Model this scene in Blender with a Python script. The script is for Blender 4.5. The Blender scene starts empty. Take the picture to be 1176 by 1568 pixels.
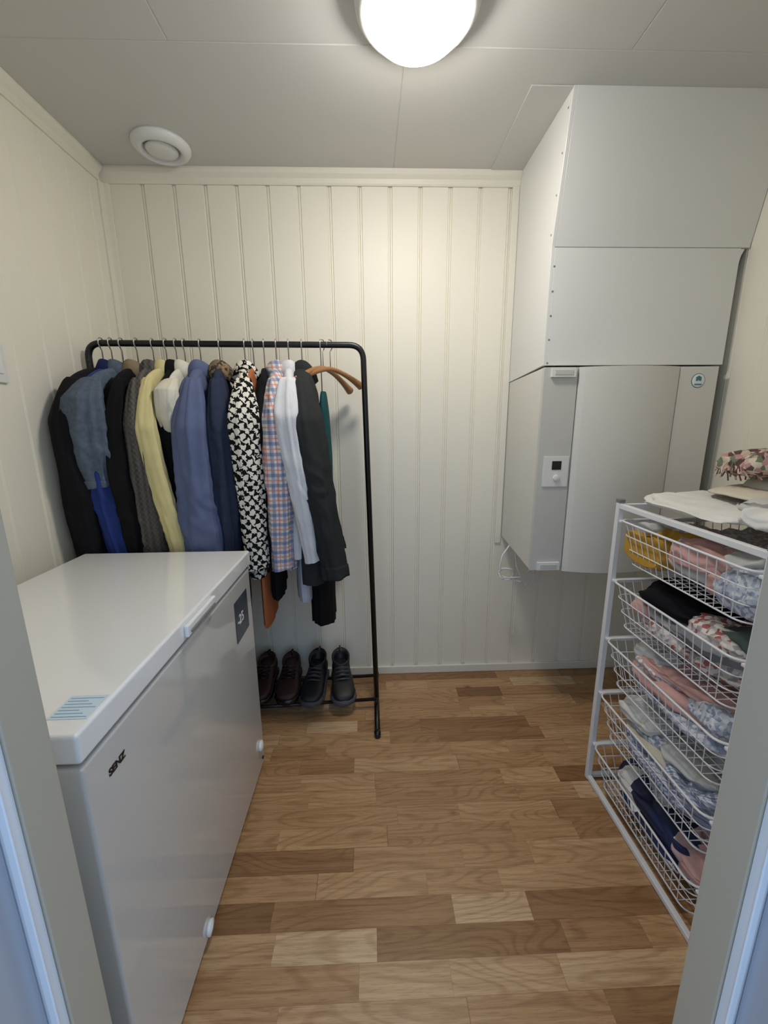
import bpy, math, random
from mathutils import Vector, Matrix, noise
R=random.Random(7)
ZOOM=None
# ------------------------------------------------------------------ helpers
def lin(c):
    def f(v):
        v=v/255.
        return v/12.92 if v<=.04045 else ((v+.055)/1.055)**2.4
    return (f(c[0]),f(c[1]),f(c[2]),1.)
class NT:
    def __init__(s,mat):
        mat.use_nodes=True; s.nt=mat.node_tree; s.n=s.nt.nodes; s.l=s.nt.links
        s.b=s.n['Principled BSDF']
    def new(s,t,**k):
        nd=s.n.new(t)
        for a,v in k.items(): setattr(nd,a,v)
        return nd
    def put(s,v,sock):
        if v is None: return
        if hasattr(v,'is_output'): s.l.new(v,sock)
        else: sock.default_value=v
    def m(s,op,a,b=None,c=None):
        nd=s.new('ShaderNodeMath',operation=op)
        s.put(a,nd.inputs[0]); s.put(b,nd.inputs[1]); s.put(c,nd.inputs[2])
        return nd.outputs[0]
    def xyz(s,x,y,z):
        nd=s.new('ShaderNodeCombineXYZ'); s.put(x,nd.inputs[0]); s.put(y,nd.inputs[1]); s.put(z,nd.inputs[2]); return nd.outputs[0]
    def pos(s):
        tc=s.new('ShaderNodeTexCoord'); sp=s.new('ShaderNodeSeparateXYZ'); s.l.new(tc.outputs['Object'],sp.inputs[0])
        return tc.outputs['Object'],sp.outputs[0],sp.outputs[1],sp.outputs[2]
    def noise(s,vec,scale,detail=3,rough=.5,dist=0):
        nd=s.new('ShaderNodeTexNoise'); s.put(vec,nd.inputs['Vector']); nd.inputs['Scale'].default_value=scale
        nd.inputs['Detail'].default_value=detail; nd.inputs['Roughness'].default_value=rough; nd.inputs['Distortion'].default_value=dist
        return nd.outputs['Fac']
    def mix(s,f,a,b):
        nd=s.new('ShaderNodeMix',data_type='RGBA'); s.put(f,nd.inputs[0]); s.put(a,nd.inputs[6]); s.put(b,nd.inputs[7]); return nd.outputs[2]
    def mul(s,a,b,f=1.):
        nd=s.new('ShaderNodeMix',data_type='RGBA',blend_type='MULTIPLY'); s.put(f,nd.inputs[0]); s.put(a,nd.inputs[6]); s.put(b,nd.inputs[7]); return nd.outputs[2]
    def bump(s,h,strength=.3,dist=.002):
        nd=s.new('ShaderNodeBump'); nd.inputs['Strength'].default_value=strength; nd.inputs['Distance'].default_value=dist
        s.put(h,nd.inputs['Height']); s.l.new(nd.outputs[0],s.b.inputs['Normal'])
    def ramp(s,f,stops):
        nd=s.new('ShaderNodeValToRGB'); s.put(f,nd.inputs[0]); e=nd.color_ramp.elements
        while len(e)>1: e.remove(e[0])
        e[0].position=stops[0][0]; e[0].color=stops[0][1]
        for p,c in stops[1:]:
            x=e.new(p); x.color=c
        return nd.outputs[0]
def sc(c,k): return (min(1,c[0]*k),min(1,c[1]*k),min(1,c[2]*k),1)
def M(name,col,rough=.5,var=.06,vs=12,bump=.0,bs=300,metal=0,coat=0,spec=None,sheen=0):
    m=bpy.data.materials.new(name); t=NT(m); c=lin(col)
    o,x,y,z=t.pos(); f=t.noise(o,vs,3)
    t.put(t.mix(f,sc(c,1-var),sc(c,1+var)),t.b.inputs['Base Color'])
    t.b.inputs['Roughness'].default_value=rough; t.b.inputs['Metallic'].default_value=metal
    if coat: t.b.inputs['Coat Weight'].default_value=coat; t.b.inputs['Coat Roughness'].default_value=.05
    if spec is not None: t.b.inputs['Specular IOR Level'].default_value=spec
    if sheen: t.b.inputs['Sheen Weight'].default_value=sheen
    if bump: t.bump(t.noise(o,bs,2),bump,.002)
    return m
def CL(name,col,var=.18,vs=25,bump=.35,bs=500): return M(name,col,.9,var,vs,bump,bs,spec=.2)
class Bd:
    def __init__(s): s.v=[];s.f=[];s.mi=[];s.sm=[];s.ms=[]
    def slot(s,m):
        if m not in s.ms: s.ms.append(m)
        return s.ms.index(m)
    def add(s,vs,fs,m,smooth=False):
        o=len(s.v); s.v+=[tuple(v) for v in vs]; k=s.slot(m)
        for f in fs: s.f.append([i+o for i in f]); s.mi.append(k); s.sm.append(smooth)
    def box(s,x0,x1,y0,y1,z0,z1,m,rot=0,c=None):
        vs=[(x,y,z) for z in (z0,z1) for y in (y0,y1) for x in (x0,x1)]
        if rot:
            cx,cy=c or ((x0+x1)/2,(y0+y1)/2); ca,sa=math.cos(rot),math.sin(rot)
            vs=[(cx+(x-cx)*ca-(y-cy)*sa,cy+(x-cx)*sa+(y-cy)*ca,z) for x,y,z in vs]
        s.add(vs,[(0,2,3,1),(4,5,7,6),(0,1,5,4),(2,6,7,3),(0,4,6,2),(1,3,7,5)],m)
    def loft(s,rings,m,smooth=True,cap0=True,cap1=True,closed=False):
        n=len(rings[0]); vs=[p for r in rings for p in r]; fs=[]
        N=len(rings)
        for i in range(N if closed else N-1):
            a=i*n; b=((i+1)%N)*n
            for j in range(n):
                k=(j+1)%n; fs.append((a+j,a+k,b+k,b+j))
        if not closed:
            if cap0: fs.append(tuple(range(n-1,-1,-1)))
            if cap1: fs.append(tuple((N-1)*n+j for j in range(n)))
        s.add(vs,fs,m,smooth)
    def tube(s,pts,r,m,seg=8,closed=False,smooth=True):
        P=[Vector(p) for p in pts]; n=len(P); rings=[]
        rr=r if isinstance(r,(list,tuple)) else [r]*n
        prev=None
        for i in range(n):
            if closed: t=(P[(i+1)%n]-P[i-1])
            else: t=P[min(i+1,n-1)]-P[max(i-1,0)]
            t.normalize()
            if prev is None:
                a=Vector((0,0,1)) if abs(t.z)<.9 else Vector((1,0,0)); u=a.cross(t).normalized()
            else: u=(prev-t*prev.dot(t)).normalized()
            prev=u; w=t.cross(u)
            rings.append([P[i]+(u*math.cos(q)+w*math.sin(q))*rr[i] for q in [2*math.pi*j/seg for j in range(seg)]])
        s.loft(rings,m,smooth,closed=closed)
    def lathe(s,prof,c,m,seg=48,axis='z',smooth=True):
        rings=[]
        for r,h in prof:
            ring=[]
            for j in range(seg):
                a=2*math.pi*j/seg; x,y=r*math.cos(a),r*math.sin(a)
                if axis=='z': ring.append((c[0]+x,c[1]+y,c[2]+h))
                elif axis=='y': ring.append((c[0]+x,c[1]+h,c[2]-y))
                else: ring.append((c[0]+h,c[1]+x,c[2]+y))
            rings.append(ring)
        s.loft(rings,m,smooth)
    def prism(s,poly,m,axis='x',a=0,b=1,smooth=False):
        def mk(p,t):
            if axis=='x': return (t,p[0],p[1])
            if axis=='y': return (p[0],t,p[1])
            return (p[0],p[1],t)
        s.loft([[mk(p,a) for p in poly],[mk(p,b) for p in poly]],m,smooth)
    def build(s,name,bevel=0,seg=2,sub=0,fix=True):
        me=bpy.data.meshes.new(name); me.from_pydata(s.v,[],s.f)
        for m in s.ms: me.materials.append(m)
        me.polygons.foreach_set('material_index',s.mi); me.polygons.foreach_set('use_smooth',s.sm); me.update()
        if fix:
            import bmesh
            bm=bmesh.new(); bm.from_mesh(me); bmesh.ops.recalc_face_normals(bm,faces=bm.faces); bm.to_mesh(me); bm.free()
        ob=bpy.data.objects.new(name,me); bpy.context.scene.collection.objects.link(ob)
        if bevel:
            b=ob.modifiers.new('bevel','BEVEL'); b.width=bevel; b.segments=seg; b.limit_method='ANGLE'; b.angle_limit=math.radians(40)
        if sub:
            b=ob.modifiers.new('sub','SUBSURF'); b.levels=sub; b.render_levels=sub
        return ob
def rnd(pts,rad,n=6):
    P=[Vector(p) for p in pts]; out=[P[0]]
    for i in range(1,len(P)-1):
        a,b,c=P[i-1],P[i],P[i+1]; r=min(rad,(a-b).length*.49,(c-b).length*.49)
        p0=b+(a-b).normalized()*r; p1=b+(c-b).normalized()*r
        for k in range(n+1):
            t=k/n; out.append(p0*(1-t)**2+b*2*t*(1-t)+p1*t*t)
    out.append(P[-1]); return out
def rloop(x0,x1,y0,y1,z,r=.02,n=5):
    out=[]
    for cx,cy,a0 in ((x1-r,y1-r,0),(x0+r,y1-r,90),(x0+r,y0+r,180),(x1-r,y0+r,270)):
        for k in range(n+1):
            a=math.radians(a0+90*k/n); out.append((cx+r*math.cos(a),cy+r*math.sin(a),z))
    return out
def text_obj(name,txt,size,mat,loc,rx,parent,ext=.0006,bold=0):
    cu=bpy.data.curves.new(name,'FONT'); cu.body=txt; cu.size=size; cu.extrude=ext; cu.offset=bold
    cu.materials.append(mat); ob=bpy.data.objects.new(name,cu); bpy.context.scene.collection.objects.link(ob)
    ob.location=loc; ob.rotation_euler=rx
    ob.parent=parent; return ob
# ------------------------------------------------------------------ dimensions
D=1.924; H=2.296; XL=-1.064; XR=1.345; YF=.42; YO=.26; xb=.638
# ------------------------------------------------------------------ materials
cream=M('cream_paint',(237,232,216),.5,.02,3,.05,120,spec=.35)
creamtrim=M('cream_trim_paint',(233,228,212),.4,.02,5)
ceilm=M('ceiling_paint',(208,207,202),.6,.015,3,.05,200)
whitem=M('white_board',(225,225,221),.35,.012,4,.04,300)
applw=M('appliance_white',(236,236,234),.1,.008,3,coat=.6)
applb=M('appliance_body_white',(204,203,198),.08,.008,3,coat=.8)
unitw=M('unit_white',(216,214,206),.3,.01,3)
unitc=M('unit_column_grey',(200,199,193),.3,.01,3)
grey=M('grey_plastic',(120,120,118),.4)
dark=M('dark_plastic',(22,23,26),.25)
screen=M('screen_grey',(62,68,80),.25)
blackmetal=M('black_metal',(12,12,13),.38)
chrome=M('hook_metal',(190,190,188),.3,metal=.9)
wood=M('hanger_wood',(156,108,64),.35,.2,40)
wirem=M('white_wire',(226,226,226),.35)
jambm=M('door_frame_paint',(178,171,154),.35,.01,3)
jambb=M('door_frame_outer_daylit',(168,174,184),.3,.01,3)  # frame paint with the bluish daylight behind the camera mixed into its colour
seal=M('door_seal',(225,230,236),.4)
labelw=M('white_text',(235,235,235),.5)
teal=M('sticker_teal',(60,130,135),.5)
# floor
fm=bpy.data.materials.new('oak_parquet'); t=NT(fm); o,x,y,z=t.pos()
W=.0695; L=.33
yy=t.m('ADD',t.m('DIVIDE',y,W),.35); row=t.m('FLOOR',yy); fv=t.m('FRACT',yy)
w1=t.new('ShaderNodeTexWhiteNoise',noise_dimensions='1D'); t.put(t.m('ADD',row,31.),w1.inputs['W'])
u=t.m('ADD',t.m('DIVIDE',x,L),t.m('MULTIPLY',w1.outputs['Value'],17.3))
u=t.m('ADD',u,t.m('MULTIPLY',t.m('SINE',t.m('ADD',t.m('MULTIPLY',u,2.3),row)),.28))
cell=t.m('FLOOR',u); fu=t.m('FRACT',u)
w2=t.new('ShaderNodeTexWhiteNoise',noise_dimensions='3D'); t.put(t.xyz(row,cell,0),w2.inputs['Vector'])
rv=w2.outputs['Value']; sp=t.new('ShaderNodeSeparateXYZ'); t.l.new(w2.outputs['Color'],sp.inputs[0]); r2=sp.outputs[1]
r50=t.m('MULTIPLY',r2,50)
g1=t.noise(t.xyz(t.m('ADD',t.m('MULTIPLY',x,2.6),r50),t.m('MULTIPLY',y,105),r50),1.2,4,.6)
cath=t.noise(t.xyz(t.m('ADD',t.m('MULTIPLY',x,2.1),r50),t.m('MULTIPLY',y,9),r50),1.0,1,.4,.15)
cl=t.m('MULTIPLY_ADD',t.m('SINE',t.m('MULTIPLY',cath,95)),.5,.5)
blot=t.noise(t.xyz(t.m('ADD',t.m('MULTIPLY',x,3),r50),t.m('MULTIPLY',y,12),r50),1.,1,.5)
pore=t.noise(t.xyz(t.m('MULTIPLY',x,22),t.m('MULTIPLY',y,480),r50),1.,2,.6)
base=t.ramp(rv,[(0,lin((140,103,68))),(.05,lin((158,120,82))),(.25,lin((178,138,97))),(.6,lin((189,150,108))),(.85,lin((199,163,122))),(1,lin((215,184,146)))])
c1=t.mul(base,t.ramp(g1,[(.32,(.70,.63,.55,1)),(.6,(1.05,1.05,1.05,1))]),.65)
c1=t.mul(c1,t.ramp(blot,[(.3,(.84,.79,.73,1)),(.6,(1.06,1.06,1.06,1))]),.6)
c2=t.mul(c1,t.ramp(cl,[(0,(.66,.58,.5,1)),(.4,(1,1,1,1))]),.5)
c3=t.mul(c2,t.ramp(pore,[(.36,(.6,.53,.46,1)),(.46,(1,1,1,1))]),.5)
kn=t.new('ShaderNodeTexVoronoi'); t.put(t.xyz(t.m('MULTIPLY',x,2.2),t.m('MULTIPLY',y,4),0),kn.inputs['Vector']); kn.inputs['Scale'].default_value=1.3
c3=t.mul(c3,t.ramp(kn.outputs['Distance'],[(.02,(.3,.22,.16,1)),(.05,(.85,.8,.75,1)),(.08,(1,1,1,1))]),.8)
e=t.m('MINIMUM',t.m('MULTIPLY',t.m('MINIMUM',fu,t.m('SUBTRACT',1,fu)),L),t.m('MULTIPLY',t.m('MINIMUM',fv,t.m('SUBTRACT',1,fv)),W))
es=t.ramp(t.m('MULTIPLY',e,1000),[(.0,(.45,.37,.3,1)),(.8,(1,1,1,1))])
t.put(t.mul(c3,es,.8),t.b.inputs['Base Color'])
t.put(t.m('MULTIPLY_ADD',g1,.2,.22),t.b.inputs['Roughness'])
t.bump(g1,.12,.001)
# cloth patterns
def plaid(name,bg,c1_,c2_,s=.045):
    m=bpy.data.materials.new(name); t=NT(m); o,x,y,z=t.pos(); h=t.m('ADD',x,t.m('MULTIPLY',y,.6))
    def st(v,per,w,off=0): return t.m('LESS_THAN',t.m('FRACT',t.m('ADD',t.m('DIVIDE',v,per),off)),w)
    c=lin(bg)
    for v in (h,z):
        c=t.mix(t.m('MULTIPLY',st(v,s,.34),.55),c,lin(c1_)); c=t.mix(t.m('MULTIPLY',st(v,s,.14,.4),.7),c,lin(c2_))
    t.put(c,t.b.inputs['Base Color']); t.b.inputs['Roughness'].default_value=.9; t.b.inputs['Specular IOR Level'].default_value=.2
    t.bump(t.noise(o,500,2),.3); return m
def hound(name,a,b,s=.0175):
    m=bpy.data.materials.new(name); t=NT(m); o,x,y,z=t.pos()
    nz=t.noise(o,60,2); h=t.m('ADD',t.m('MULTIPLY',t.m('ADD',x,t.m('MULTIPLY',y,.5)),1/s),t.m('MULTIPLY',nz,1.8)); v=t.m('ADD',t.m('DIVIDE',z,s),t.m('MULTIPLY',nz,1.5))
    a1=t.m('GREATER_THAN',t.m('MULTIPLY',t.m('SINE',t.m('MULTIPLY',h,math.pi)),t.m('SINE',t.m('MULTIPLY',v,math.pi))),.08)
    d=t.m('GREATER_THAN',t.m('SINE',t.m('MULTIPLY',t.m('ADD',h,v),math.pi)),.86)
    f=t.m('MAXIMUM',a1,d); t.put(t.mix(f,lin(a),lin(b)),t.b.inputs['Base Color']); t.b.inputs['Roughness'].default_value=.9; t.b.inputs['Specular IOR Level'].default_value=.2
    return m
def splotch(name,cols,s=18):
    m=bpy.data.materials.new(name); t=NT(m); o,x,y,z=t.pos()
    v=t.new('ShaderNodeTexVoronoi'); t.put(o,v.inputs['Vector']); v.inputs['Scale'].default_value=s
    sp=t.new('ShaderNodeSeparateXYZ'); t.l.new(v.outputs['Color'],sp.inputs[0])
    n=len(cols); rp=t.new('ShaderNodeValToRGB'); rp.color_ramp.interpolation='CONSTANT'; t.l.new(sp.outputs[0],rp.inputs[0])
    e=rp.color_ramp.elements; e[0].color=lin(cols[0]); e[1].position=1/n; e[1].color=lin(cols[1])
    for i in range(2,n): q=e.new(i/n); q.color=lin(cols[i])
    t.put(rp.outputs[0],t.b.inputs['Base Color']); t.b.inputs['Roughness'].default_value=.9; t.bump(t.noise(o,300,2),.3); return m
def knit(name,col):
    m=bpy.data.materials.new(name); t=NT(m); o,x,y,z=t.pos()
    w=t.m('MULTIPLY',t.m('SINE',t.m('MULTIPLY',t.m('ADD',x,t.m('MULTIPLY',y,.4)),420)),t.m('SINE',t.m('MULTIPLY',z,330)))
    st=t.m('SINE',t.m('MULTIPLY',t.m('ADD',x,t.m('MULTIPLY',y,.3)),260)); hh=t.m('ADD',st,t.m('MULTIPLY',w,.6))
    c=lin(col); t.put(t.mix(t.m('MULTIPLY_ADD',hh,.25,.5),sc(c,.45),sc(c,1.4)),t.b.inputs['Base Color']); t.b.inputs['Roughness'].default_value=.95; t.bump(hh,.6,.003); return m
# ------------------------------------------------------------------ room shell
def grooved(name,axis,const,a0,a1,z0,z1,first,step,m,sgn,back=.03,dp=.006,k=1.):
    us=[a0]; ds=[0]
    g=first
    while g<a0+.012: g+=step
    while g<a1-.012:
        for du,dd in ((-.0095,0),(-.0065,dp),(-.0022,dp),(0,dp*.15),(.0022,dp),(.0065,dp),(.0095,0)):
            us.append(g+du*k); ds.append(dd)
        g+=step
    us.append(a1); ds.append(0)
    poly=[(u_,const-sgn*d_) for u_,d_ in zip(us,ds)]+[(a1,const-sgn*back),(a0,const-sgn*back)]
    if axis=='y': poly=[(p[1],p[0]) for p in poly]
    b=Bd(); b.prism(poly,m,'z',z0,z1); return b.build(name)
grooved('wall_back','x',D,XL-.03,XR+.03,0,H,-.905,.1255,cream,-1)
grooved('wall_left','y',XL,YO,D,0,H,.08,.1255,cream,1,dp=.002,k=.6)
grooved('wall_right','y',XR,YO,D,0,H,.05,.1255,cream,-1,dp=.003,k=.8)
b=Bd(); b.box(XL-.03,XR+.03,.0-.6,D+.03,-.04,0,fm); b.build('floor')
b=Bd()
rows=[(YO,1.35,[XL,-.522,.74,XR]),(1.35,D,[XL,.112,XR])]
for y0,y1,xs in rows:
    for i in range(len(xs)-1): b.box(xs[i]+.0008,xs[i+1]-.0008,y0+.0008,y1-.0008,H,H+.012,ceilm)
b.box(XL-.03,XR+.03,YO,D+.03,H+.002,H+.03,ceilm)
b.build('ceiling',bevel=.0018,seg=1)
xjl=-.378; xjr=.443; ZD=2.06
b=Bd(); b.box(XL-.03,xjl-.045,YO,YF-.002,0,H,cream); b.box(xjr+.045,XR+.03,YO,YF-.002,0,H,cream); b.box(xjl-.045,xjr+.045,YO,YF-.002,ZD+.045,H,cream); b.build('wall_front')
b=Bd()
for xj,s in ((xjl,-1),(xjr,1)):
    def bx(a,c,y0,y1,m,z1=ZD):
        xx=sorted((xj+s*a,xj+s*c)); b.box(xx[0],xx[1],y0,y1,0,z1,m)
    bx(0,.044,.368,YF,jambm)
    bx(.003,.044,.355,.3675,seal)
    bx(.0005,.01,.352,.3545,seal)
    bx(.014,.044,YO+.0,.3535,jambb)
    bx(.044,.10,YF,YF+.012,jambm,ZD+.06)
b.box(xjl,xjr,.368,YF,ZD,ZD+.044,jambm); b.box(xjl,xjr,YO,.365,ZD+.014,ZD+.044,jambb)
b.box(xjl-.1,xjr+.1,YF,YF+.012,ZD+.01,ZD+.07,jambm)
b.lathe([(.0,0),(.009,0),(.009,.07),(0,.07)],(xjr+.006,.34,.33),chrome,16)
b.build('door_1',bevel=.002)
# trims
b=Bd(); b.prism([(D,H),(D,H-.052),(D-.006,H-.052),(D-.01,H-.046),(D-.012,H-.03),(D-.024,H-.018),(D-.03,H-.008),(D-.03,H)],creamtrim,'x',XL,xb); b.build('trim_1',bevel=.001)
b=Bd(); b.prism([(XL,H),(XL,H-.052),(XL+.006,H-.052),(XL+.01,H-.046),(XL+.012,H-.03),(XL+.024,H-.018),(XL+.03,H-.008),(XL+.03,H)],creamtrim,'y',YF,D-.03); b.build('trim_2',bevel=.001)
b=Bd(); b.prism([(XL,D),(XL+.032,D),(XL+.032,D-.007),(XL+.012,D-.012),(XL+.007,D-.032),(XL,D-.032)],creamtrim,'z',.045,H-.052); b.build('trim_3',bevel=.0015)
b=Bd(); b.box(xb-.03,xb-.001,D-.008,D,.71,H-.052,creamtrim); b.build('trim_4',bevel=.001)
b=Bd(); b.box(XL,XR,D-.012,D,0,.042,creamtrim); b.build('baseboard_back',bevel=.003)
b=Bd(); b.box(XL,XL+.012,YF,D-.012,0,.042,creamtrim); b.build('baseboard_left',bevel=.003)
b=Bd(); b.box(XR-.012,XR,YF,D-.012,0,.042,creamtrim); b.build('baseboard_right',bevel=.003)
b=Bd(); b.box(.508,xb,1.47,D-.03,H-.004,H-.0002,ceilm); b.build('trim_5',bevel=.001)
b=Bd(); b.box(XL,XL+.009,1.19,1.287,1.42,1.53,whitem); b.box(XL+.009,XL+.013,1.205,1.272,1.445,1.505,applw); b.build('light_switch',bevel=.003)
# ------------------------------------------------------------------ lamp
lm=bpy.data.materials.new('lamp_glass'); t=NT(lm); o,x,y,z=t.pos()
t.b.inputs['Base Color'].default_value=(.9,.9,.9,1); t.b.inputs['Roughness'].default_value=.2
t.b.inputs['Emission Color'].default_value=(1,.95,.885,1); t.b.inputs['Emission Strength'].default_value=64
b=Bd(); LX,LY=.130,1.205
b.lathe([(0,0),(.150,0),(.153,-.006),(.150,-.030),(.138,-.046),(.120,-.048),(0,-.048)],(LX,LY,H),whitem,64)
prof=[(.116,-.046)]+[(.119*math.cos(a),-.050-.054*math.sin(a)) for a in [math.pi/2*i/12 for i in range(12)]]+[(.001,-.104)]
b.lathe(prof,(LX,LY,H),lm,64); b.build('ceiling_lamp')
# vent
b=Bd(); c=(-.745,1.77,H)
b.lathe([(.0,0),(.1,0),(.1,-.008),(.094,-.018),(.08,-.026),(.07,-.026),(.062,-.014),(.058,-.004),(0,-.004)],c,whitem,48)
b.lathe([(.0,-.006),(.012,-.006),(.012,-.012),(.05,-.014),(.056,-.018),(.052,-.024),(.03,-.028),(0,-.029)],c,whitem,48); b.build('air_vent')
# ------------------------------------------------------------------ duct casing
b=Bd(); yt,yf=1.469,1.550; z1,z2,z3=1.884,1.490,.708
side=[(D,H),(yt,H),(yf,z1),(yf,z2+.006),(D,z2-.02)]
b.prism(side,whitem,'x',xb,xb+.012)
b.prism([(yt,H),(yt+.012,H),(yf+.012,z1),(yf,z1+.001)],whitem,'x',xb+.012,XR-.002)
b.prism([(yf,z1-.001),(yf+.012,z1),(yf+.012,z2+.006),(yf,z2+.006)],whitem,'x',xb+.012,1.312)
b.prism([(yf+.012,z1-.06),(D,z1-.06),(D,z2+.006),(yf+.012,z2+.006)],whitem,'x',1.30,1.312)
b.prism([(1.312,z1-.002),(1.312,z1-.05),(1.316,z1-.025),(1.326,z1-.004)],whitem,'y',yf,yf+.012)
for k in range(5):
    zz=z1-.06-k*.08; b.lathe([(0,0),(.004,0),(.003,-.0015),(0,-.002)],(xb+.014,yf,zz),grey,10,'y')
for k in range(4):
    f=.1+.8*k/3; b.lathe([(0,0),(.004,0),(.003,-.0015),(0,-.002)],(xb,yt+.02+(yf-yt)*(1-f),z1+f*(H-z1)),grey,10,'x')
b.build('duct_casing',bevel=.0012,seg=1)
# ------------------------------------------------------------------ ventilation / water heater unit
b=Bd(); zt=z2-.002
b.prism([(yf+.004,zt),(D-.002,zt-.02),(D-.002,z3+.04),(yf+.004,z3)],unitw,'x',xb+.002,1.288)
b.box(xb,.763,yf-.014,yf+.004,z3,zt,unitc)
arc=[]; n=20
for i in range(n+1):
    f=i/n; arc.append((.767+f*(1.14-.767),yf-.018-.034*math.sin(math.pi*f)**.8))
b.prism(arc+[(1.14,yf+.003),(.767,yf+.003)],unitw,'z',z3-.004,zt)
b.box(1.143,1.286,yf-.018,yf+.003,z3+.0,zt,unitw)
b.box(.66,.757,yf-.018,yf-.014,1.05,1.165,whitem)
b.box(.692,.728,yf-.0195,yf-.0175,1.115,1.148,dark)
b.lathe([(0,0),(.013,0),(.012,-.006),(0,-.007)],(.712,yf-.018,1.083),whitem,24,'y')
for z0 in (zt-.035,z3+.003):
    b.box(.662,.752,yf-.026,yf-.014,z0,z0+.032,whitem); b.box(.674,.740,yf-.028,yf-.025,z0+.008,z0+.024,unitc)
b.box(1.2895,1.297,yf+.01,D-.01,z3+.05,zt-.01,grey)
b.lathe([(0,0),(.026,0),(.026,-.001),(0,-.001)],(1.214,yf-.018,zt-.05),teal,32,'y')
b.lathe([(0,0),(.0235,0),(.0235,-.001),(0,-.001)],(1.214,yf-.019,zt-.05),labelw,32,'y')
for a in (-50,0,50):
    ca=math.radians(90-a); b.box(1.214+.008*math.cos(ca)-.004,1.214+.008*math.cos(ca)+.004,yf-.0212,yf-.02,zt-.05+.009*math.sin(ca)-.007,zt-.05+.009*math.sin(ca)+.008,teal)
b.box(1.2,1.228,yf-.0212,yf-.02,zt-.066,zt-.061,teal)
b.build('water_heater_unit',bevel=.003)
b=Bd()
def loopc(cx,cy,cz,rx,rz,ph,n=24,turn=1.0): return [(cx+rx*math.cos(ph+2*math.pi*turn*i/n),cy+.01*math.sin(i*.7),cz+rz*math.sin(ph+2*math.pi*turn*i/n)) for i in range(n+1)]
b.tube([(.645,1.80,.735),(.61,1.79,.69),(.595,1.78,.64)]+loopc(.63,1.78,.60,.035,.028,2.6,24,1.2)+[(.70,1.78,.58),(.74,1.79,.61),(.74,1.80,.735)],.004,wirem,6)
b.tube([(.66,1.78,.735),(.67,1.77,.64),(.72,1.77,.53),(.76,1.77,.58),(.73,1.78,.735)],.0035,wirem,6)
b.tube([(.61,1.79,.585),(.69,1.78,.56),(.78,1.78,.57),(.8,1.79,.735)],.0035,wirem,6)
b.build('cable')
# ------------------------------------------------------------------ freezer
fx0,fx1,fy0,fy1,fh=-.985,-.4246,.51,1.368,.868
b=Bd()
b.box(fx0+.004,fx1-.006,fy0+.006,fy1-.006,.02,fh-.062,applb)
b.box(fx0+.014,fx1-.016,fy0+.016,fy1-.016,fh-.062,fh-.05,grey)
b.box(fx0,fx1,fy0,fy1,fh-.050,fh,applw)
b.box(fx0+.03,fx1-.03,fy0+.03,fy1-.03,0,.02,dark)
fr=b.build('chest_freezer',bevel=.007,seg=4)
def child(bd,name,par,**k):
    ob=bd.build(name,**k); ob.parent=par; return ob
b=Bd(); b.box(fx1,fx1+.010,.85,1.02,fh-.040,fh-.012,applw); b.box(fx1+.008,fx1+.014,.862,1.008,fh-.034,fh-.026,grey); child(b,'handle',fr,bevel=.003)
b=Bd(); b.box(fx1-.006,fx1-.0035,1.185,1.31,.615,.752,screen); child(b,'control_panel',fr,bevel=.001)
b=Bd(); b.lathe([(0,0),(.02,0),(.02,.008),(.012,.012),(0,.012)],(fx1-.006,1.315,.12),applw,24,'x'); b.lathe([(0,0),(.006,0),(.006,.004),(0,.004)],(fx1-.006,1.335,.05),dark,12,'x')
b.lathe([(0,0),(.018,0),(.018,.008),(0,.01)],(fx1-.006,.80,.045),applw,24,'x'); child(b,'drain_plug',fr)
text_obj('logo','SENZ',.018,dark,(fx1-.0055,.566,.742),(math.pi/2,0,math.pi/2),fr,bold=.0006)
text_obj('display','-25',.045,labelw,(fx1-.003,1.20,.668),(math.pi/2,0,math.pi/2),fr)
b=Bd()
stk=M('sticker_blue',(120,170,205),.4); stw=M('sticker_clear',(205,222,232),.3)
b.box(-.492,-.432,.545,.600,fh,fh+.0008,stw)
for k in range(7): b.box(-.488,-.436-.01*(k%3),.549+k*.0072,.5505+k*.0072,fh+.0008,fh+.0011,stk)
child(b,'sticker',fr)
# ------------------------------------------------------------------ clothes rack
def yr(x): return 1.63+(x+1.035)*.06
ZR=1.592; xa,xc=-1.035,-.022
b=Bd()
b.tube(rnd([(xa-.0,yr(xa),.03),(xa,yr(xa),ZR),(xc,yr(xc),ZR),(xc+.034,yr(xc),.03)],.055,8),.0115,blackmetal,14)
for xx,yc in ((xa,yr(xa)),(xc+.034,yr(xc))):
    b.tube([(xx,yc-.215,.014),(xx,yc+.215,.014)],.0115,blackmetal,12)
    b.lathe([(0,-.013),(.014,-.013),(.014,.012),(0,.014)],(xx,yc-.215,.0135),dark,12); b.lathe([(0,-.013),(.014,-.013),(.014,.012),(0,.014)],(xx,yc+.2,.0135),dark,12)
for dy in (-.04,.14):
    b.tube([(xa,yr(xa)+dy,.05),(xc+.034,yr(xc)+dy,.05)],.008,blackmetal,10)
    for xx in (xa,xc+.034): b.tube([(xx,yr(xx)+dy,.012),(xx,yr(xx)+dy,.052)],.008,blackmetal,8)
b.tube([(xa+.005,yr(xa),ZR-.06),(xa+.001,yr(xa),ZR-.061)],.013,blackmetal,8)
b.build('clothes_rack')
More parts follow.
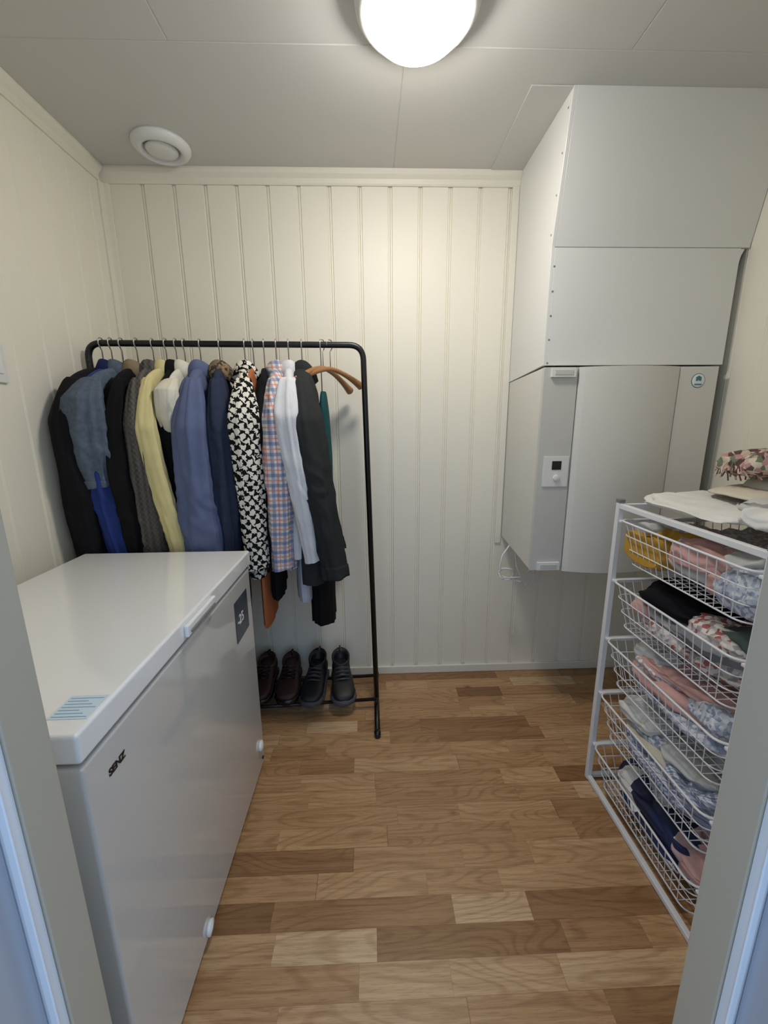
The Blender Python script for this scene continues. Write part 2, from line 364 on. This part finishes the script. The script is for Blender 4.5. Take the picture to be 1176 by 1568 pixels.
# ------------------------------------------------------------------ garments
def garment(name,xh,xs,hw,zb,zs,bt,sr,m,seed,cuff=None,drift=0.,taper=.75,collar=None,hang=None,sleeves=True,ztop=None,flare=1.0,slf=.8,ftop=1.0,fold=1.,yoff=0.,hook=True,back=.82,band=0,lean=0.):
    b=Bd(); y0=yr(xh)+yoff
    e=Vector((xs-xh,-hw,0)); e.normalize(); nn=Vector((-e.y,e.x,0)) # e: towards the aisle, nn ~ +x
    zt=ztop or 1.50; O=Vector((xh,y0,0)); hang=hang or chrome
    def nz(a,bb,c_): return noise.noise(Vector((a+seed*3.1,bb+seed*1.7,c_)))
    def rg_(a,bb,c_):
        v=1-min(1,abs(nz(a,bb,c_))*3.0); return v*v*(3-2*v)
    def cl_(p,z): return (max(p.x,XL+.004),min(p.y,D-.012),z)
    S=72; rings=[]
    K=60
    for i in range(K+1):
        q=i/K
        if q<.18:
            g=q/.18; z=zt-.085*g**1.25; a=.05+(hw-.035-.05)*math.sin(g*math.pi/2)**.9; bb=bt*(.45+.4*g)*ftop
        else:
            g=(q-.18)/.82; z=zt-.085-(zt-.085-zb)*g; a=(hw-.035)*(1+.03*math.sin(g*3))*(1+(flare-1)*g); bb=bt*(.85+.30*min(1,g*1.6))
            if band and z<zb+band: bb*=.92
        ring=[]
        for j in range(S):
            th=2*math.pi*j/S; ct,st_=math.cos(th),math.sin(th); cx=math.copysign(abs(ct)**.75,ct); sy=math.copysign(abs(st_)**.85,st_)
            fo=min(1,max(0,(q-.06)*1.8))*fold
            f=1+fo*(.25*nz(ct*1.6,st_*1.6,z*1.0)+.20*rg_(ct*3.0,st_*3.0+3,z*.7)-.08+.06*rg_(ct*3+z*3,st_*3,z*3))
            zz=z+((.012*nz(ct*1.2,st_*1.2,1)) if i>=K-1 else 0)
            aa=a if cx>0 else a*(back+.1)
            p=O+e*(aa*cx*(1+(f-1)*.15))+nn*(bb*sy*f+lean*q); ring.append(cl_(p,zz))
        rings.append(ring)
    inner=[[cl_(O+(Vector(p)-O-Vector((0,0,p[2])))*.9,p[2]+.03) for p in rings[-1]]]
    b.loft(rings,m,cap1=False); b.loft([rings[-1]]+inner,m)
    if sleeves:
        for sg in (1,-1):
            rs=[]; N=84; T=48; bend=.55+.2*nz(1,2,3)
            for i in range(N+1):
                g=i/N
                z=zt-.045-(zt-.045-zs)*g; uu=(hw-.075)+.062*min(1,g*5)**.7+.016*math.sin(g*4.2)
                if sg<0: uu*=back
                rad=sr*(1-(1-taper)*g)*(.45+.55*min(1,g*5.5)**.7); dxx=drift*(g**1.35)+.010*math.sin(min(1,g/bend)*math.pi)*(1 if seed%2 else -1)*.6
                ring=[]
                for j in range(T):
                    th=2*math.pi*j/T; ct,st_=math.cos(th),math.sin(th)
                    el=math.exp(-((g-bend)/.14)**2); top=math.exp(-(g/.18)**2)
                    long_=rg_(ct*1.5+z*1.1,st_*1.5+sg*3,z*1.1)
                    diag=rg_(ct*.9+z*6+sg,st_*.9,z*3)
                    crs=rg_(ct*.8+sg,st_*.8+4,z*16+st_*1.0)
                    f=1+fold*(.12*nz(ct*1.1+sg*5,st_*1.1,z*2)+.24*long_+.09*diag*(1-top)+.10*(.15+el)*crs-.16)
                    p=O+e*(sg*uu+slf*rad*ct*f)+nn*(rad*st_*f)
                    p.x+=dxx; zz=z+(.006*st_ if i>=N-1 else 0)
                    ring.append(cl_(p,zz))
                rs.append(ring)
            def grow(r,k,dz=0):
                cc=sum((Vector(p) for p in r),Vector())/len(r); return [tuple(cc+(Vector(p)-cc)*k+Vector((0,0,dz))) for p in r]
            c0=int(N*.93) if cuff else N
            b.loft(rs[:c0+1],m,cap1=False)
            if cuff: b.loft([grow(rs[c0],1.0)]+[grow(r,1.05) for r in rs[c0:]]+[grow(rs[-1],.85),grow(rs[-1],.8,.03)],cuff)
            else: b.loft([rs[-1],grow(rs[-1],.85,.002),grow(rs[-1],.8,.03)],m)
    if collar:
        rs=[]
        for i,(k,zz,tt) in enumerate(((.074,zt-.045,.95),(.084,zt-.03,1.15),(.078,zt-.004,1.1),(.068,zt+.016,1.),(.056,zt+.016,.9),(.045,zt-.01,.8))):
            rs.append([tuple(O+e*(k*(1+.12*nz(math.cos(j*.26),math.sin(j*.26),5))*math.cos(2*math.pi*j/24))+nn*(k*.62*tt*math.sin(2*math.pi*j/24))+Vector((0,0,zz+.012*math.cos(4*math.pi*j/24)))) for j in range(24)])
        b.loft(rs,collar,cap0=False,cap1=False)
    if hook:
        hk=[(-.016,-.004),(-.015,.010),(-.006,.018),(.006,.018),(.015,.010),(.016,-.004),(.008,-.016),(0,-.026),(0,zt-ZR-.02)]
        b.tube([tuple(O+e*a_+Vector((0,-yoff,ZR+c_))) for a_,c_ in hk],.0024,chrome,6)
        b.tube([tuple(O+e*(f*(hw-.06))+Vector((0,0,zt-.01-.075*abs(f)**1.3))) for f in [k/6-1 for k in range(13)]],.006,hang,8)
    return b.build(name,sub=0)
blk=CL('black_wool',(24,24,29)); navy=CL('navy_cloth',(32,40,82)); royal=CL('royal_blue_cloth',(44,62,128)); denim=CL('denim',(90,102,118),.35,70)
blk2=CL('black_cotton',(19,19,21)); kn=knit('charcoal_knit',(90,86,82)); yel=CL('yellow_knit',(212,200,146),.12); crm=CL('cream_cloth',(220,215,198),.08)
peri=CL('periwinkle_cotton',(94,104,136),.12); dnav=CL('dark_denim',(46,54,74),.25,50); hd=hound('houndstooth',(16,16,18),(226,222,208)); org=CL('orange_cloth',(180,108,66))
plm=plaid('plaid_flannel',(216,214,210),(78,98,150),(216,128,96),.036); wht=CL('white_fleece',(212,212,215),.06,40,.5,300); chc=CL('charcoal_twill',(44,46,46),.15); lbl=CL('pale_blue_cotton',(176,182,194),.1)
khk=CL('khaki_cloth',(138,122,98)); tlm=CL('teal_cloth',(24,76,80)); tan=splotch('tan_pattern',[(150,120,84),(60,50,44),(120,100,76)],110)
garment('wool_coat',-.985,-.985,.243,.45,.70,.052,.056,blk,1,hang=wood,fold=.7)
garment('navy_jacket',-.952,-.945,.225,.6,.6,.035,.046,royal,2,drift=.09,collar=navy)
garment('denim_jacket',-.915,-.925,.25,1.0,1.09,.036,.062,denim,3,cuff=denim,taper=1.12,collar=denim,slf=.6)
garment('black_blazer',-.862,-.855,.222,.55,.6,.036,.048,blk2,4,collar=khk,drift=.02)
garment('cable_knit_cardigan',-.805,-.78,.225,.6,.62,.036,.046,kn,5,collar=kn)
garment('yellow_sweater',-.758,-.752,.235,.6,.62,.026,.034,yel,6,drift=.10,taper=.9,collar=yel)
garment('black_cardigan',-.722,-.712,.19,.8,.8,.022,.026,blk2,21,collar=blk2,drift=.03)
garment('cream_shirt',-.692,-.687,.205,1.1,1.24,.024,.038,crm,7,collar=crm,hang=dark)
garment('blue_shirt',-.635,-.600,.228,.55,.6,.04,.055,peri,8,collar=peri,taper=1.15,cuff=peri)
garment('denim_shirt',-.565,-.52,.215,.55,.6,.034,.044,dnav,9,collar=tan)
garment('houndstooth_coat',-.472,-.425,.23,.72,.77,.04,.050,hd,10,collar=hd,fold=.8,taper=.85)
garment('orange_blouse',-.440,-.420,.20,.50,.8,.018,.02,org,11,sleeves=False)
garment('black_dress',-.40,-.366,.205,.62,.75,.024,.03,blk2,12)
garment('plaid_shirt',-.355,-.318,.225,.755,.76,.046,.050,plm,13,collar=plm,flare=1.12,drift=-.015)
garment('white_sweatshirt',-.308,-.272,.24,.80,.79,.036,.055,wht,14,drift=.055,taper=.5,collar=wht)
garment('pale_blue_shirt',-.285,-.262,.20,.60,.85,.026,.03,lbl,15,sleeves=False,ztop=1.47,hook=False)
garment('black_trousers',-.215,-.195,.15,.47,.85,.042,.03,blk2,16,sleeves=False,ztop=1.25,hook=False)
garment('charcoal_jacket',-.258,-.235,.225,.69,.72,.060,.058,chc,17,drift=.095,collar=chc,taper=.9,cuff=chc,flare=1.1,lean=.02)
garment('teal_top',-.186,-.180,.15,1.06,1.2,.022,.02,tlm,18,sleeves=False,ztop=1.42,yoff=.05)
# empty hangers
for k,(xh,dx_,dz) in enumerate(((-.178,.085,0),(-.150,.145,-.004))):
    b=Bd(); O=Vector((xh,yr(xh),0)); e=Vector((dx_,.16,0)).normalized()
    hk=[(-.016,-.004),(-.015,.010),(-.006,.018),(.006,.018),(.015,.010),(.016,-.004),(.008,-.016),(0,-.026),(0,-.085)]
    b.tube([tuple(O+e*a_+Vector((0,0,ZR+c_))) for a_,c_ in hk],.0022,chrome,6)
    rr=[];pp=[]
    for i in range(21):
        f=i/10-1; pp.append(tuple(O+e*(f*(.2 if k==0 else .17))+Vector((0,0,ZR-.085+dz-(.075 if k==0 else .055)*abs(f)**1.6)))); rr.append(.009+.008*abs(f)**3)
    b.tube(pp,rr,wood,10); b.build('wooden_hanger' )
# ------------------------------------------------------------------ shoes
def shoe(x,y,z,rot,m,ms,Ht=.15,Ln=.27,wk=1.3):
    b=Bd(); ca,sa=math.cos(rot),math.sin(rot)
    def T(u,v,w): u*=wk; return (x+u*ca-v*sa,y+u*sa+v*ca,z+w)
    def ring(v,w0,h0,h1,n=20,sq=.7):
        out=[]
        for j in range(n):
            th=2*math.pi*j/n; cx=math.copysign(abs(math.cos(th))**sq,math.cos(th)); s_=math.copysign(abs(math.sin(th))**sq,math.sin(th))
            out.append(T(w0*cx,v,(h0+h1)/2+(h1-h0)/2*s_))
        return out
    sec=[(.5,.022),(.47,.034),(.35,.038),(.1,.036),(-.15,.045),(-.33,.046),(-.45,.034),(-.5,.016)]
    b.loft([ring(v*Ln,w,0,.026,sq=.6) for v,w in sec],ms)
    up=[(.49,.018,.07),(.46,.03,.09),(.34,.034,.095),(.1,.034,.09),(-.1,.039,.078),(-.3,.041,.058),(-.43,.031,.047),(-.48,.014,.036)]
    b.loft([ring(v*Ln,w,.02,h) for v,w,h in up],m)
    sh=[]
    for k,(zz,cy,ry,rx) in enumerate(((.05,.24,.22,.033),(.08,.24,.2,.032),(Ht-.03,.26,.2,.032),(Ht,.27,.2,.034),(Ht+.005,.27,.18,.029),(Ht-.02,.27,.15,.024),(Ht-.06,.27,.12,.02))):
        sh.append([T(rx*math.cos(2*math.pi*j/20),(cy+ry*math.sin(2*math.pi*j/20))*Ln,zz+ (.016*math.sin(2*math.pi*j/20) if zz>.085 else 0)) for j in range(20)])
    b.loft(sh,m)
    for k in range(4):
        f=k/3; vv=(-.16+.17*f)*Ln; zz=.078+.03*f
        b.tube([T(-.024,vv+.004,zz-.006),T(0,vv-.006,zz+.006),T(.024,vv+.004,zz-.006)],.0035,ms,6)
    b.tube([T(-.036,.0*Ln,.05),T(0,-.09*Ln,.092),T(.036,.0*Ln,.05)],.006,ms,6)
    b.tube([T(0,.46*Ln,Ht-.02),T(0,.50*Ln,Ht+.02),T(0,.43*Ln,Ht+.028),T(0,.41*Ln,Ht)],.004,ms,6)
    return b
lea=M('black_leather',(24,25,28),.5,.1,30,.1,200); sol=M('grey_sole',(72,74,80),.6); bro=M('brown_leather',(56,32,30),.55)
zz=.059
shoe(-.150,1.725,zz,.14,lea,sol,.125).build('hiking_shoe'); shoe(-.278,1.725,zz,-.08,lea,sol,.125).build('hiking_shoe')
shoe(-.402,1.745,zz,.05,bro,dark,.10).build('leather_shoe'); shoe(-.525,1.75,zz,0,bro,dark,.10).build('leather_shoe')
# ------------------------------------------------------------------ basket stand
bx0,bx1,by0,by1,bh=.792,1.29,.735,1.242,1.043
b=Bd()
for yy_ in (by0,by1):
    for xx in (bx0,bx1):
        b.box(xx-.009,xx+.009,yy_-.009,yy_+.009,0,bh,wirem)
        b.box(xx-.010,xx+.010,yy_-.010,yy_+.010,bh,bh+.012,grey)
    b.box(bx0+.009,bx1-.009,yy_-.007,yy_+.007,bh-.02,bh-.004,wirem); b.box(bx0+.009,bx1-.009,yy_-.007,yy_+.007,.004,.02,wirem)
    s=-1 if yy_==by1 else 1
    for zr in (.995,.795,.585,.378,.168):
        a,c_=sorted((yy_,yy_+s*.022)); b.box(bx0-.004,bx1,a,c_,zr-.014,zr-.006,wirem)
for xx in (bx0,bx1):
    b.box(xx-.008,xx+.008,by0+.009,by1-.009,bh-.018,bh-.002,wirem); b.box(xx-.008,xx+.008,by0+.009,by1-.009,.002,.018,wirem)
b.build('basket_stand',bevel=.002)
rims=[.992,.79,.58,.373,.163]; bdep=[.13,.14,.14,.14,.13]
for zr,dp in zip(rims,bdep):
    b=Bd(); X0,X1,Y0,Y1=bx0-.012,bx1-.02,by0+.022,by1-.022; i_=.028
    b.tube(rloop(X0,X1,Y0,Y1,zr,.03),.0034,wirem,6,closed=True)
    b.tube(rloop(X0+i_*.33,X1-i_*.33,Y0+i_*.33,Y1-i_*.33,zr-dp*.33,.03),.0018,wirem,5,closed=True)
    b.tube(rloop(X0+i_*.66,X1-i_*.66,Y0+i_*.66,Y1-i_*.66,zr-dp*.66,.03),.0018,wirem,5,closed=True)
    b.tube(rloop(X0+i_,X1-i_,Y0+i_,Y1-i_,zr-dp,.03),.0024,wirem,5,closed=True)
    n=16
    for k in range(1,n):
        f=k/n; yv=Y0+.01+(Y1-Y0-.02)*f; yb=Y0+i_+.01+(Y1-Y0-2*i_-.02)*f
        b.tube([(X0,yv,zr),(X0+i_,yb,zr-dp),(X1-i_,yb,zr-dp),(X1,yv,zr)],.0014,wirem,5,smooth=False)
        xv=X0+.01+(X1-X0-.02)*f; xb_=X0+i_+.01+(X1-X0-2*i_-.02)*f
        b.tube([(xv,Y0,zr),(xb_,Y0+i_,zr-dp),(xb_,Y1-i_,zr-dp),(xv,Y1,zr)],.0014,wirem,5,smooth=False)
    b.build('wire_basket')
# folded laundry
def pillow(b,cx,cy,cz,a,c,hgt,rot,m,seed,wr=.012,lay=0):
    U=84;V=30; ca,sa=math.cos(rot),math.sin(rot); rings=[]
    def sp_(v,p): return math.copysign(abs(v)**p,v)
    for i in range(V+1):
        ph=-math.pi/2+math.pi*i/V; ring=[]
        for j in range(U):
            th=2*math.pi*j/U
            x_=a*sp_(math.cos(ph),.55)*sp_(math.cos(th),.5); y_=c*sp_(math.cos(ph),.55)*sp_(math.sin(th),.5); z_=hgt*sp_(math.sin(ph),.8)
            n1=noise.noise(Vector((x_*9+seed,y_*9,z_*12+seed))); n2=1-3*abs(noise.noise(Vector((x_*16+seed,y_*12+x_*6,z_*20)))) ; n3=1-3*abs(noise.noise(Vector((x_*34+y_*10,y_*26+seed,z_*40))))
            k=1+.14*n1+.04*n2+.025*math.sin(z_/hgt*7+seed)
            z2_=z_+wr*(n1*1.3+n2*.85+n3*.4)*(1 if ph>-.3 else .3)
            X0_=x_*k; Y0_=y_*k; X=X0_*ca-Y0_*sa; Y=X0_*sa+Y0_*ca; ring.append((min(max(cx+X,LIM[0]),LIM[1]),min(max(cy+Y,LIM[2]),LIM[3]),cz+z2_))
        rings.append(ring)
    b.loft(rings,m)
LIM=(.80,1.262,.77,1.21)
C=lambda n,c,**k: CL(n,c,**k)
pw=C('white_cotton',(218,216,210),var=.06); pk=C('pink_cotton',(206,162,154)); mu=C('mustard_cloth',(190,146,60)); fl=splotch('floral_cloth',[(214,206,200),(190,160,158),(170,174,182),(226,222,214)],110)
bl=C('black_knit',(18,19,24)); rd=splotch('red_print_cloth',[(164,92,88),(214,204,198),(160,154,154),(220,214,206),(196,184,180)],90); gy=C('grey_jersey',(128,130,136)); lg=splotch('light_blue_print',[(160,170,188),(196,202,212),(214,216,220),(140,150,172)],120); be=C('beige_linen',(204,198,178),var=.1)
gn=C('green_grey_cloth',(84,94,88)); nvp=plaid('navy_check',(216,220,226),(50,66,110),(120,140,180),.018); kp=splotch('kids_print',[(34,46,84),(214,210,204),(226,224,220),(40,44,70),(210,180,180)],15); olive=C('olive_cloth',(120,106,52)); bw=C('grey_white_cloth',(196,196,192),var=.1)
cx=(bx0+bx1)/2-.015; cy=(by0+by1)/2
sets=[
 [(.0,.12,.02,.17,.09,.035,.1,fl),(.0,.0,.035,.2,.1,.04,-.2,pw),(-.08,-.12,.03,.12,.09,.035,.2,pk),(.1,-.1,.03,.14,.1,.045,.0,fl),(-.14,.14,.045,.12,.085,.05,-.15,mu),(-.12,-.02,.07,.1,.09,.03,.3,pk),(-.1,-.16,.03,.12,.07,.05,0,lg),(.02,.06,.085,.17,.12,.018,.1,fl),(-.13,.19,.085,.08,.03,.02,.1,bw),(-.08,-.1,.095,.1,.05,.015,.2,bw)],
 [(.0,.0,.03,.2,.19,.03,.05,rd),(-.02,-.02,.075,.19,.17,.025,-.1,gy),(-.06,.08,.115,.15,.11,.03,.2,bl),(-.1,-.1,.10,.1,.1,.025,-.1,rd),(-.06,-.16,.12,.12,.06,.02,0,gn),(-.13,.16,.06,.08,.04,.025,.1,pk),(-.15,.04,.07,.05,.13,.015,0,bw)],
 [(.0,.0,.03,.2,.19,.03,0,lg),(-.02,.04,.075,.19,.15,.028,.1,pk),(-.04,.1,.11,.17,.10,.03,.3,fl),(-.06,-.12,.10,.14,.08,.035,-.1,lg),(-.1,.0,.125,.09,.14,.015,.2,pk),(-.02,-.16,.13,.14,.06,.02,0,be),(-.1,.13,.125,.09,.07,.02,.3,bw)],
 [(.0,.0,.03,.2,.19,.03,0,nvp),(-.02,.05,.08,.19,.14,.035,.15,be),(-.05,-.1,.08,.15,.1,.03,-.1,nvp),(-.07,.12,.12,.14,.08,.025,.1,pw),(-.08,-.06,.12,.12,.09,.02,.2,bw),(-.1,-.16,.11,.1,.05,.02,0,nvp),(-.14,.02,.10,.05,.12,.02,.1,lg)],
 [(.0,.0,.03,.2,.19,.03,0,kp),(-.02,.02,.075,.18,.16,.025,.1,kp),(-.09,.1,.09,.11,.08,.03,.2,kp),(-.1,-.08,.09,.1,.1,.03,-.2,kp),(-.1,-.16,.08,.1,.05,.03,0,pk)],
]
for k,(zr,dp,st) in enumerate(zip(rims,bdep,sets)):
    b=Bd()
    for i,(dx_,dy_,dz,a,c_,hh,ro,m) in enumerate(st): pillow(b,cx+dx_,cy+dy_,zr-dp+.012+dz,a,c_,hh,ro,m,k*10+i*2.3)
    b.build('folded_clothes')
# stuff on top
LIM=(.785,1.335,.745,1.25)
b=Bd(); pillow(b,cx+.01,cy+.05,bh+.022,.235,.185,.013,.03,pw,40,.007); pillow(b,cx+.06,cy-.10,bh+.040,.17,.12,.022,-.25,bw,43,.014); pillow(b,cx-.09,cy-.16,bh+.036,.12,.07,.020,.3,pw,47,.012); pillow(b,cx+.16,cy+.06,bh+.04,.1,.12,.02,.3,be,49,.008); b.build('folded_shirts')
cap=C('cap_beige',(206,198,180),var=.08)
b=Bd(); c=(cx+.10,cy+.05,bh+.064)
b.lathe([(.10,0),(.10,.012),(.09,.030),(.065,.042),(.03,.048),(0,.05)],c,cap,32)
br=[]
for i in range(9):
    f=i/8; rr=.098+.095*f; zz=.010+.010*f-.02*f*f
    br.append([(c[0]-rr*math.cos(-1.2+2.4*j/16),c[1]+.85*rr*math.sin(-1.2+2.4*j/16)-.01*f,c[2]+zz-.012*abs(math.sin(-1.2+2.4*j/16))*f) for j in range(17)])
vs=[p for r in br for p in r]+[(p[0],p[1],p[2]-.004) for r in br for p in r]; fs=[]
for i in range(8):
    for j in range(16):
        a=i*17+j; fs+=[(a,a+1,a+18,a+17),(a+153,a+170,a+171,a+154)]
for j in range(16): fs+=[(j,j+153,j+154,j+1),(136+j,137+j,290+j,289+j)]
for i in range(8): fs+=[(i*17,i*17+17,i*17+170,i*17+153),(i*17+16,i*17+169,i*17+186,i*17+33)]
b.add(vs,fs,cap,True); b.build('sun_cap')
b=Bd(); tm=[C('yarn_pink',(176,128,124)),C('yarn_green',(104,112,88)),C('yarn_cream',(206,192,172)),C('yarn_red',(140,84,76))]
mix_=splotch('patchwork_cloth',[(182,138,134),(110,118,94),(206,192,172),(96,70,66),(196,170,150)],75)
pillow(b,cx+.085,cy+.08,bh+.128,.13,.09,.026,.1,mix_,61,.018)
for k in range(420):
    a=R.uniform(0,6.28); r0=R.uniform(.02,.085); px=cx+.085+1.4*r0*math.cos(a); py=cy+.08+r0*math.sin(a); l=R.uniform(.02,.045); a2=a+R.uniform(-1.2,1.2); z0=bh+.158-.25*r0
    pts=[(px,py,z0+R.uniform(-.025,.0)),(px+l*.4*math.cos(a2),py+l*.4*math.sin(a2),z0+R.uniform(-.01,.01)),(px+l*.8*math.cos(a2+.5),py+l*.8*math.sin(a2+.5),z0-R.uniform(.005,.03)),(px+l*math.cos(a2+.9),py+l*math.sin(a2+.9),z0-R.uniform(.01,.05))]
    pts=[(min(p[0],1.335),p[1],p[2]) for p in pts]
    b.tube(rnd(pts,.03,3),.0020,tm[k%4],5)
b.build('fringed_scarf')
# ------------------------------------------------------------------ light
w=bpy.data.worlds.new('world'); bpy.context.scene.world=w; w.use_nodes=True
bg=w.node_tree.nodes['Background']; bg.inputs[0].default_value=(.5,.7,1,1); bg.inputs[1].default_value=1.3
bpy.context.scene.view_settings.view_transform='Standard'
# ------------------------------------------------------------------ camera
f,p,y_,r=623.45,.2181,.0323,.0090
fw=Vector((math.sin(y_)*math.cos(p),math.cos(y_)*math.cos(p),-math.sin(p))); rt=Vector((math.cos(y_),-math.sin(y_),0)); up=rt.cross(fw)
rt2=rt*math.cos(r)-up*math.sin(r); up2=up*math.cos(r)+rt*math.sin(r)
cd=bpy.data.cameras.new('camera'); co=bpy.data.objects.new('camera',cd); bpy.context.scene.collection.objects.link(co)
mt=Matrix((rt2,up2,-fw)).transposed().to_4x4(); mt.translation=Vector((0,0,1.3)); co.matrix_world=mt
cd.sensor_fit='AUTO'; cd.sensor_width=36; cd.lens=36*f/1568; cd.clip_start=.02
if ZOOM:
    k=ZOOM[0]; cd.lens*=k; cd.shift_x=(ZOOM[1]-588)*k/1568; cd.shift_y=(784-ZOOM[2])*k/1568
bpy.context.scene.camera=co
